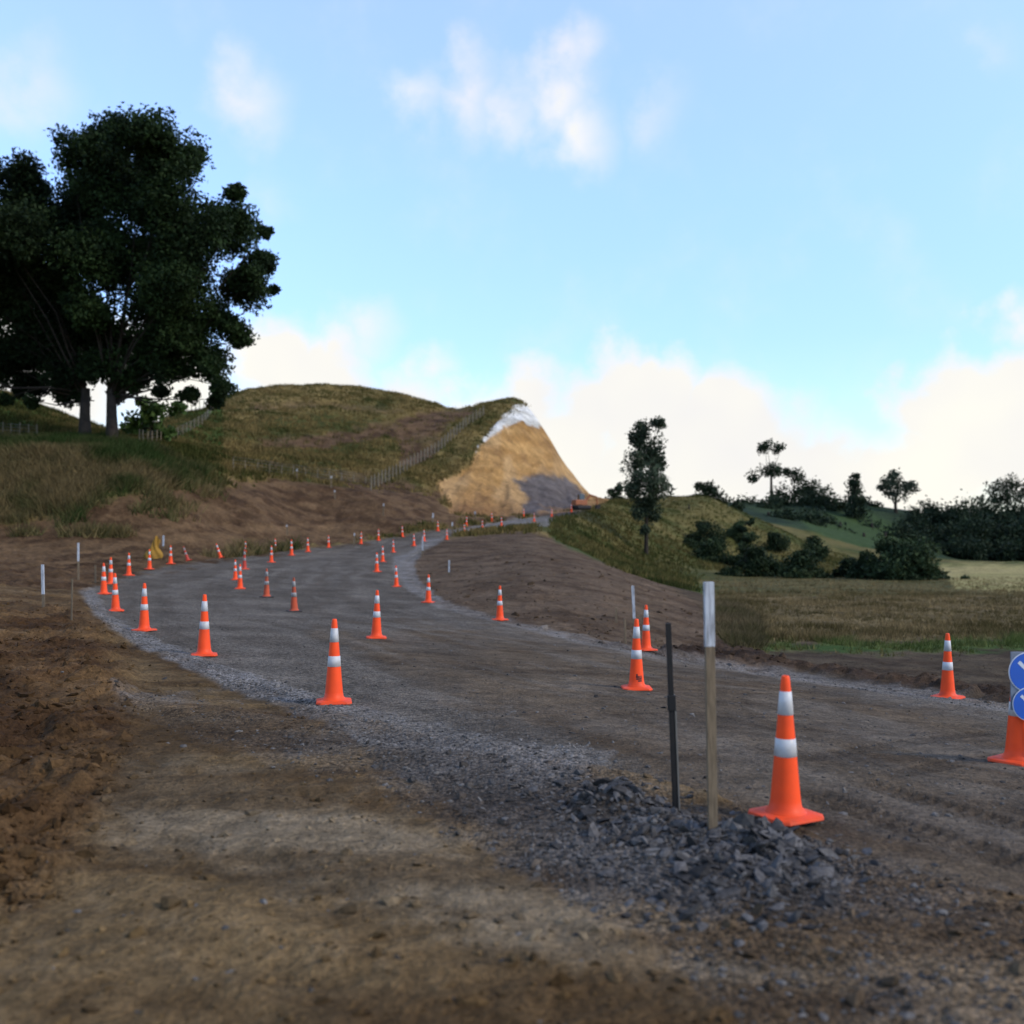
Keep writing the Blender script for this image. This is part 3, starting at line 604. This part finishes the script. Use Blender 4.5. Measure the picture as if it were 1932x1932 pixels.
MB().prism([(1.75,-.45),(2.2,-.45),(2.3,.05),(1.8,.05)],.15,.6,1.05).build('bucket',MD,ex)
# ---------------------------------------------------------------- foliage
ML=attrmat('leaf',.7,.18,0,.1); MG_=attrmat('grass_blade',.9,.15,0,.05); MBk=simple('bark',(.034,.027,.020),.9,.1,(.015,.012,.010),3,.8,.05)
def blob_pts(c,r,n,sq=(1,1,.85)):
    v=rng.normal(size=(n,3)); v/=np.linalg.norm(v,axis=1)[:,None]
    rad=r*(rng.random(n)**.42)*(1+.3*np.sin(v[:,0]*5+c[0])*np.cos(v[:,2]*6+c[2]))*np.where(rng.random(n)<.12,rng.uniform(1,1.35,n),1)
    return np.array(c)+v*rad[:,None]*np.array(sq)
def leaves(name,P,size,cols_,mat,parent=None,origin=(0,0,0)):
    n=len(P); a=rng.normal(size=(n,3)); a/=np.linalg.norm(a,axis=1)[:,None]; b=np.cross(a,rng.normal(size=(n,3))); b/=np.linalg.norm(b,axis=1)[:,None]
    s=(size*rng.uniform(.6,1.3,n))[:,None]; P=P-np.array(origin)
    V=np.stack([P-a*s,P-b*s*.5,P+a*s,P+b*s*.5],1).reshape(-1,3); f=np.arange(n*4).reshape(-1,4)
    return npmesh(name,V,f,mat,parent,False,np.repeat(cols_,4,0))
def lcol(P,c1,c2,cent=None):
    t=np.clip(fbm(P[:,0]*.7+P[:,2]*.6,P[:,1]*.5+P[:,2]*.8,3,.9)*1.6-.3,0,1)[:,None]
    return (np.array(c1)*(1-t)+np.array(c2)*t)*rng.uniform(.7,1.3,(len(P),1))
def tree(px,py,dg,blobs,label,leaf=.3,n=900,c1=(.018,.03,.008),c2=(.05,.075,.02),trunk=.35,name='tree',group=None,limbs=True,spread=.5,d=None,fork=.3,cat='tree',sub=(.38,.62),off=.42,lt=1.0,fills=()):
    p=cast(px,py,dg*.8,dg*1.25) if d is None else Vector(((px-CX)/F*d,d,zat(px,d)))
    r=empty(name,p,label,cat,group); P=[]; D0=p.y; m=MB()
    top=min(b[1] for b in blobs); H_=(py-top)/F*D0; zf=H_*fork; lx=random.uniform(-.2,.2)*trunk
    m.ring_tube([(0,0,-.5),(0,0,.1),(lx,0,zf*.5),(lx*2,.1,zf)],[trunk*1.5,trunk*1.1,trunk*.85,trunk*.75],10)
    for (bx,by,br) in blobs:
        R=br/F*D0; c=Vector(((bx-CX)/F*D0,D0+random.uniform(-spread,spread)*R*2,CH-(by-HZ)/F*D0))
        nn=int(n*(br/60)**1.6)+60
        for q in range(7):
            o_=Vector((max(-1,min(1,random.gauss(0,1)))*off,random.gauss(0,off),max(-1.1,min(1.1,random.gauss(0,1)))*off*.85))*R
            P.append(blob_pts(c+o_,R*random.uniform(*sub),nn//7))
        if limbs:
            e=c-p; st=Vector((lx*2,.1,zf*random.uniform(.7,1))); mid=st.lerp(e,.5)+Vector((random.uniform(-.5,.5)*R*.4,random.uniform(-.5,.5)*R*.4,abs(e.x)*random.uniform(-.12,.12)))
            m.ring_tube([st,st.lerp(mid,.5)+Vector((random.uniform(-.1,.1)*R,0,R*.1)),mid,mid.lerp(e,.6)+Vector((random.uniform(-.2,.2)*R,0,.1)),e],[trunk*.42*lt,trunk*.3*lt,trunk*.2*lt,trunk*.11*lt,.03],6)
    for (bx,by,br,nn) in fills:
        R=br/F*D0; c=Vector(((bx-CX)/F*D0,D0,CH-(by-HZ)/F*D0)); v=rng.normal(size=(nn,3)); v/=np.linalg.norm(v,axis=1)[:,None]
        P.append(np.array(c)+v*(R*rng.random(nn)**.33)[:,None]*np.array((1,.7,.8)))
    m.build('trunk',MBk,r,True)
    P=np.concatenate(P); leaves('crown',P,leaf,lcol(P,c1,c2),ML,r,p)
    return r
BA=[(40,360,75),(-40,410,95),(-130,470,105),(110,340,68),(130,420,85),(60,470,75),(20,550,75),(-70,570,85),(110,545,65),(70,625,65),(-20,665,60),(100,690,50),(30,718,38),(-90,690,60),(-160,630,75),(60,760,16),(150,480,65),(-50,510,75),(90,490,75),(130,610,60),(-10,615,75),(150,700,36),(60,545,75),(-20,335,50),(20,755,16),(100,742,24),(140,745,22),(60,420,80),(0,690,50)]
BB=[(212,275,58),(185,340,70),(255,350,80),(310,290,58),(360,345,66),(400,400,64),(330,410,80),(240,430,80),(300,485,74),(390,480,70),(440,425,48),(430,520,58),(485,542,36),(475,478,36),(360,560,68),(270,570,68),(200,525,68),(420,605,50),(455,635,28),(350,640,60),(280,665,58),(210,640,58),(400,690,42),(330,712,40),(430,735,26),(250,725,30),(185,695,42),(405,755,18),(362,747,22),(230,480,70),(320,610,60),(200,590,60),(300,738,20),(512,542,16),(445,365,26),(495,430,16),(215,745,20),(170,305,46),(355,300,34),(270,300,60)]
tree(160,832,76,BA,'huge dark oak with the left of two thick trunks on the grassy bank',.17,5600,(.005,.010,.003),(.018,.031,.009),.5,'oak_tree',None,True,1.0,fork=.2,sub=(.42,.72),off=.40,lt=.6,fills=[(80,450,120,7000),(70,620,90,3500),(-60,520,140,6000),(120,700,50,1800)])
tree(212,834,78,BB,'huge dark oak with the right trunk, crown spreading toward the hill',.17,5600,(.005,.011,.003),(.023,.041,.011),.5,'oak_tree',None,True,1.0,fork=.18,sub=(.42,.72),off=.40,lt=.6,fills=[(270,430,125,8000),(290,590,100,4500),(230,690,55,2500),(370,670,55,2000)])
tree(285,830,100,[(250,800,28),(290,780,32),(325,770,22),(270,760,20),(305,810,25)],'light green bushy tree seen behind the big oak trunks',.3,900,(.03,.06,.015),(.08,.13,.035),.2,'bushy_tree',spread=.5)
tree(1219,1046,112,[(1215,812,24),(1238,798,18),(1197,830,22),(1228,850,32),(1197,872,28),(1248,872,26),(1218,900,36),(1243,920,28),(1192,922,26),(1220,945,30),(1207,972,18),(1233,975,16),(1218,1000,12)],'slender grey green tree standing alone on the grass slope beside the road',.18,3000,(.020,.031,.017),(.055,.072,.040),.22,'slender_tree',fork=.3,spread=.6,sub=(.45,.85),off=.42,lt=.6)
FC=dict(c1=(.010,.018,.009),c2=(.028,.042,.019),sub=(.5,.8),off=.34)
tree(1455,955,300,[(1455,842,20),(1440,848,14),(1472,846,14),(1445,893,24),(1420,900,16),(1468,890,18)],'umbrella shaped tree with a tufted top on the far ridge',.5,1500,trunk=.5,name='ridge_tree',fork=.5,d=340,**FC)
tree(1500,955,300,[(1498,895,18),(1510,905,14),(1488,890,12)],'small round topped tree just right of the umbrella shaped tree',.5,1500,trunk=.4,name='ridge_tree',d=343,**FC)
tree(1612,1005,300,[(1613,896,10),(1613,912,14),(1612,930,18),(1612,950,22),(1611,970,25),(1611,990,26)],'dark pointed conifer on the far hillside',.5,2600,trunk=.5,name='conifer_tree',d=315,**FC)
tree(1690,970,300,[(1675,910,24),(1700,905,24),(1712,922,20),(1690,930,24),(1665,925,16)],'rounded grey green tree on the far ridge',.5,1800,trunk=.6,name='ridge_tree',d=338,c1=(.02,.03,.018),c2=(.04,.055,.032))
tree(1905,980,300,[(1890,920,22),(1910,912,22),(1930,925,26),(1900,940,26),(1880,945,16)],'dark spreading tree on the ridge at the right border',.5,1800,trunk=.6,name='ridge_tree',d=336,**FC)
tree(1330,965,175,[(1320,918,14),(1340,930,22),(1310,942,20),(1360,945,24),(1385,955,18),(1330,955,24)],'dark bushy tree on top of the near grass hill',.35,1800,trunk=.3,name='bushy_tree',d=185,**FC)
tree(1160,958,230,[(1155,930,14),(1175,922,14),(1145,945,12),(1170,945,16),(1190,940,12)],'dark tree beyond the top of the road',.4,1200,trunk=.3,name='bushy_tree',d=215,**FC)
for (px,py,rr,d_) in [(1420,955,30,335),(1480,942,36,338),(1540,938,32,330),(1520,924,26,340),(1570,950,28,325),(1450,958,32,320),(1400,962,28,338),(1640,952,22,345),(1745,962,26,338),(1770,978,34,325),(1800,970,38,320),(1840,965,36,325),(1870,976,40,318),(1920,968,42,318),(1960,966,42,318),(1760,1002,34,300),(1790,1008,38,298),(1830,1000,44,298),(1880,1005,46,296),(1930,1005,46,296),(1750,1035,32,285),(1800,1034,36,280),(1850,1036,36,280),(1905,1036,38,280),(1950,1036,38,280),(1645,1005,32,300),(1585,1016,34,280),(1560,995,34,290),(1700,1010,36,290),(1670,1028,34,280),(1520,980,34,280),(1480,982,30,270),(1450,988,26,270),(1720,986,28,315),(1630,1035,28,270),(2010,1000,44,300)]:
    tree(px,py+rr*.9,d_,[(px,py,rr),(px+rr*.5,py+rr*.3,rr*.75),(px-rr*.5,py+rr*.35,rr*.75)],'dark rounded tree in the wooded belt on the far right hills',.55,1600,trunk=.4,name='woodland_tree',group='dark trees of the far wooded belt',limbs=False,d=d_,**FC)
SHL=[(1300,990,24,160),(1328,1012,34,140),(1345,1048,40,125),(1395,1003,26,150),(1412,1052,30,125),(1378,1086,24,105),(1440,1062,36,105),(1520,1076,42,100),(1480,1092,18,102),(1600,1078,30,104),(1640,1070,34,98),(1696,1062,56,95),(1748,1082,38,95),(1822,1100,16,95),(1535,1035,26,135),(1465,1022,24,150),(1565,1098,18,100),(1300,1032,20,135),(1720,1096,26,93)]
SL={1822:'small lone shrub out on the pale field',1696:'largest rounded dark shrub at the edge of the pale field'}
for q,(px,py,rr,d_) in enumerate(SHL):
    vr=random.uniform(.8,1.5)
    tree(px,py+rr,d_,[(px,py,rr),(px+rr*.5,py+rr*.4,rr*.75),(px-rr*.5,py+rr*.4,rr*.75),(px+rr*random.uniform(-.4,.4),py-rr*.45,rr*.55)],SL.get(px,'dark green shrub in the thicket at the foot of the right grass hill'),.2,4200,(.011*vr,.020*vr,.008*vr),(.036*vr,.052*vr,.020*vr),.12,'shrub',None if px in SL else 'dark shrubs in the thicket on the right',limbs=False,d=d_,cat='shrub',sub=(.45,.75),off=.36)
tree(1408,1090,105,[(1400,1000,11),(1415,985,10),(1408,1020,12),(1405,1040,10)],'thin dark sapling rising above the right hand thicket',.22,900,(.010,.018,.008),(.026,.04,.015),.12,'sapling',d=106)
# ---------------------------------------------------------------- grass
def tufts(name,n,p0,p1,d0,d1,M,h,w,c1,c2,label,blades=6,lean=.35,bias=None,green=None):
    P,i,j=scatter(n,p0,p1,d0,d1,M); n=len(P)
    t=fbm(P[:,0],P[:,1],4,.35)*2.8-.95+rng.normal(0,.2,n)
    if bias is not None: t=t+bias[i,j]
    t=np.clip(t,0,1)[:,None]; cc=np.array(c1)*(1-t)+np.array(c2)*t
    if green is not None: gm=green[i,j][:,None]*.7; cc=cc*(1-gm)+np.array((.045,.085,.018))*gm
    cc=cc*rng.uniform(.6,1.35,(n,1))
    hs=h*(.45+1.1*fbm(P[:,0]+31,P[:,1],3,.5))
    V=[];
    for b in range(blades):
        a=rng.uniform(0,6.28,n); hh=hs*rng.uniform(.5,1.3,n); o=rng.normal(0,w*3,(n,2)); bx=P.copy(); bx[:,:2]+=o; bx[:,2]-=.06
        dx=np.cos(a)*w; dy=np.sin(a)*w*.6; tip=bx.copy(); tip[:,0]+=rng.normal(0,lean,n)*hh; tip[:,1]+=rng.normal(0,lean,n)*hh; tip[:,2]+=hh
        v0=bx.copy(); v0[:,0]-=dx; v0[:,1]-=dy; v1=bx.copy(); v1[:,0]+=dx; v1[:,1]+=dy; V.append(np.stack([v0,v1,tip],1))
    V=np.concatenate(V).reshape(-1,3); f=np.arange(len(V)).reshape(-1,3)
    tag(npmesh(name,V,f,MG_,None,False,np.tile(np.repeat(cc,3,0),(blades,1))),label,'grass',kind='stuff')
spill=bank*sstep(.42,.62,fbm(X*.6,Zb*.5+Y*.2,4,.5)+.18*sstep(1030,950,PY)+.10*sstep(300,100,PX)-.12)*sstep(470,200,PX)*(PY<1015)*(D>55)*.5
lb=np.clip(hill*(PX<560)*(D<84)*(.55+.45*k)+spill,0,1)
tufts('bank_grass',42000,-200,560,57,84,lb,.72,.045,(.028,.045,.011),(.15,.107,.046),'long green and straw coloured grass on the left bank',7,.55,.35*sstep(74,67,D)-.35*sstep(72,78,D))
hm=np.clip(hill*(1-path*.9)*(1-cut)*(D>80)*(D<185),0,1)
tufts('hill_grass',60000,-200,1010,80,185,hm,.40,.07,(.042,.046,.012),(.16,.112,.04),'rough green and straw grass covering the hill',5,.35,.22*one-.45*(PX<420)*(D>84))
tufts('slope_grass',26000,1030,1600,58,210,np.clip(rgt,0,1)*.9*(1-sstep(1230,1330,PX)*(D<112)),.36,.06,(.038,.046,.012),(.11,.085,.028),'yellow green grass on the slope right of the road',5)
fm=np.clip(straw*(.35+.65*k)+gstrip*.6*k+rgt*sstep(1290,1400,PX)*(D<100)*.25,0,1)*(D<100)
tufts('field_grass',36000,1300,2100,20,100,fm,.21,.02,(.07,.055,.02),(.19,.135,.062),'dry tan grass in the field beyond the road',6,.35,None,gstrip)
bm_=mask([(1340,1150),(1370,1140),(1430,1170),(1440,1225),(1380,1225),(1350,1190)],6,8,15,60)
tufts('verge_weeds',6000,1320,1460,17,50,bm_,.38,.015,(.05,.045,.016),(.13,.095,.05),'tangled dry weeds at the end of the brown earth slope',7,.6)
# ---------------------------------------------------------------- world
W=bpy.data.worlds.new('World'); S.world=W; W.use_nodes=True; nt=W.node_tree; Lk=nt.links.new; bg=nt.nodes['Background']
SV=Vector((.72,-.30,.62)).normalized(); el=math.asin(SV.z); az=math.atan2(SV.x,SV.y)
sky=nd(nt,'ShaderNodeTexSky',sky_type='NISHITA'); sky.sun_disc=False; sky.sun_elevation=el; sky.sun_rotation=az; sky.air_density=1.0; sky.dust_density=.3; sky.ozone_density=1.5
tc=nd(nt,'ShaderNodeTexCoord'); G=tc.outputs['Generated']
sx=nd(nt,'ShaderNodeSeparateXYZ'); Lk(G,sx.inputs[0])
cr=nd(nt,'ShaderNodeValToRGB'); Lk(mathn(nt,'MULTIPLY',sx.outputs['Z'],2.0,None,True),cr.inputs[0]); e=cr.color_ramp.elements
while len(e)<5: e.new(.5)
for q,(pos,c) in enumerate([(0,(.38,.43,.57)),(.16,(.42,.475,.64)),(.36,(.50,.555,.78)),(.62,(.68,.71,.95)),(.95,(.93,.87,1.03))]):
    e[q].position=pos; e[q].color=(*c,1)
t0=nd(nt,'ShaderNodeMix',data_type='RGBA',blend_type='MULTIPLY'); t0.inputs[0].default_value=1; Lk(sky.outputs[0],t0.inputs[6]); Lk(cr.outputs[0],t0.inputs[7])
tint=nd(nt,'ShaderNodeMix',data_type='RGBA',blend_type='MULTIPLY'); tint.inputs[0].default_value=1; Lk(t0.outputs[2],tint.inputs[6]); tint.inputs[7].default_value=(3.6,3.55,3.1,1)
def wn(s,d=5,r=.5):
    n=nd(nt,'ShaderNodeTexNoise'); n.inputs['Scale'].default_value=s; n.inputs['Detail'].default_value=d; n.inputs['Roughness'].default_value=r; Lk(G,n.inputs['Vector']); return n
n1=wn(13,5,.55); n2=wn(6,3)
dv=nd(nt,'ShaderNodeVectorMath',operation='MULTIPLY_ADD'); Lk(n1.outputs['Color'],dv.inputs[0]); dv.inputs[1].default_value=(.10,.10,.10); dv.inputs[2].default_value=(-.05,-.05,-.05)
ad=nd(nt,'ShaderNodeVectorMath',operation='ADD'); Lk(G,ad.inputs[0]); Lk(dv.outputs[0],ad.inputs[1])
acc=None
for (px,py,r,w_) in [(1062,115,80,.52),(1040,185,85,.48),(885,140,70,.40),(870,180,80,.40),(1085,255,85,.44),(960,190,75,.34),(800,180,60,.28),(460,180,80,.36),(60,160,85,.30),(5,190,85,.28),(1245,210,60,.18),(500,385,60,.16),(1890,90,50,.12),
 (530,700,100,1),(600,735,110,1),(690,620,75,.4),(650,670,70,.65),(815,705,50,.4),(905,805,95,1),(1010,760,75,.8),(1060,850,125,1),(1130,790,80,.9),(1200,740,85,1),(1270,735,85,1),(1250,815,125,1),(1390,800,100,1),(1450,870,120,1),(1350,910,140,1),(1550,890,100,1),(1640,930,100,1),(1720,900,80,.9),(1800,760,95,1),(1880,755,95,1),(1910,850,140,1),(1790,880,115,1),(1935,610,65,.55),(1000,930,170,1),(1200,950,160,1),(1700,970,130,1),(1550,980,130,1),(80,700,150,1),(300,710,130,1),(-40,620,100,1),(2150,800,200,1),(-300,750,200,1),(760,850,130,1)]:
    c=Vector(((px-CX)/F,1,(HZ-py)/F)); L_=c.length; c.normalize()
    q=nd(nt,'ShaderNodeVectorMath',operation='DISTANCE'); Lk(ad.outputs[0],q.inputs[0]); q.inputs[1].default_value=c
    v=mathn(nt,'MULTIPLY_ADD',q.outputs['Value'],-w_*L_/(r*1.3/F),w_)
    acc=v if acc is None else mathn(nt,'MAXIMUM',acc,v)
els=mathn(nt,'MULTIPLY_ADD',n2.outputs['Fac'],3.0,-1.75); bk=mathn(nt,'MULTIPLY_ADD',sx.outputs['Y'],-4,2.2,True); els=mathn(nt,'MULTIPLY',els,bk); acc=mathn(nt,'MAXIMUM',acc,els)
v=mathn(nt,'ADD',acc,mathn(nt,'MULTIPLY_ADD',n1.outputs['Fac'],.5,-.28))
mr=nd(nt,'ShaderNodeMapRange',interpolation_type='SMOOTHSTEP'); mr.inputs['From Min'].default_value=-.06; mr.inputs['From Max'].default_value=.52; Lk(v,mr.inputs['Value'])
cf=mathn(nt,'MULTIPLY',mr.outputs[0],.98)
shade=nd(nt,'ShaderNodeMix',data_type='RGBA'); Lk(mathn(nt,'MULTIPLY_ADD',n2.outputs['Fac'],3.0,-.9,True),shade.inputs[0])
KS=.12
shade.inputs[6].default_value=(.92/KS,.90/KS,.89/KS,1); shade.inputs[7].default_value=(1.03/KS,1.0/KS,.90/KS,1)
mx=nd(nt,'ShaderNodeMix',data_type='RGBA'); Lk(cf,mx.inputs[0]); Lk(tint.outputs[2],mx.inputs[6]); Lk(shade.outputs[2],mx.inputs[7])
Lk(mx.outputs[2],bg.inputs['Color']); bg.inputs['Strength'].default_value=KS
W.cycles.sampling_method='MANUAL'; W.cycles.sample_map_resolution=512
# sun
sl=bpy.data.lights.new('sun','SUN'); sl.energy=2.3; sl.angle=math.radians(9); sl.color=(1,.90,.72); so=bpy.data.objects.new('sun',sl); link(so); so.rotation_euler=SV.to_track_quat('Z','Y').to_euler()
# camera
cd=bpy.data.cameras.new('camera'); cd.sensor_width=36; cd.lens=36; cd.shift_y=(HZ-966)/1932; cd.clip_end=9000; cd.clip_start=.05
cd.dof.use_dof=True; cd.dof.focus_distance=12; cd.dof.aperture_fstop=1.3
co=bpy.data.objects.new('camera',cd); link(co); co.location=(0,0,CH); co.rotation_euler=(math.pi/2,0,0); S.camera=co
S.view_settings.view_transform='Standard'; S.view_settings.look='None'; S.view_settings.exposure=0
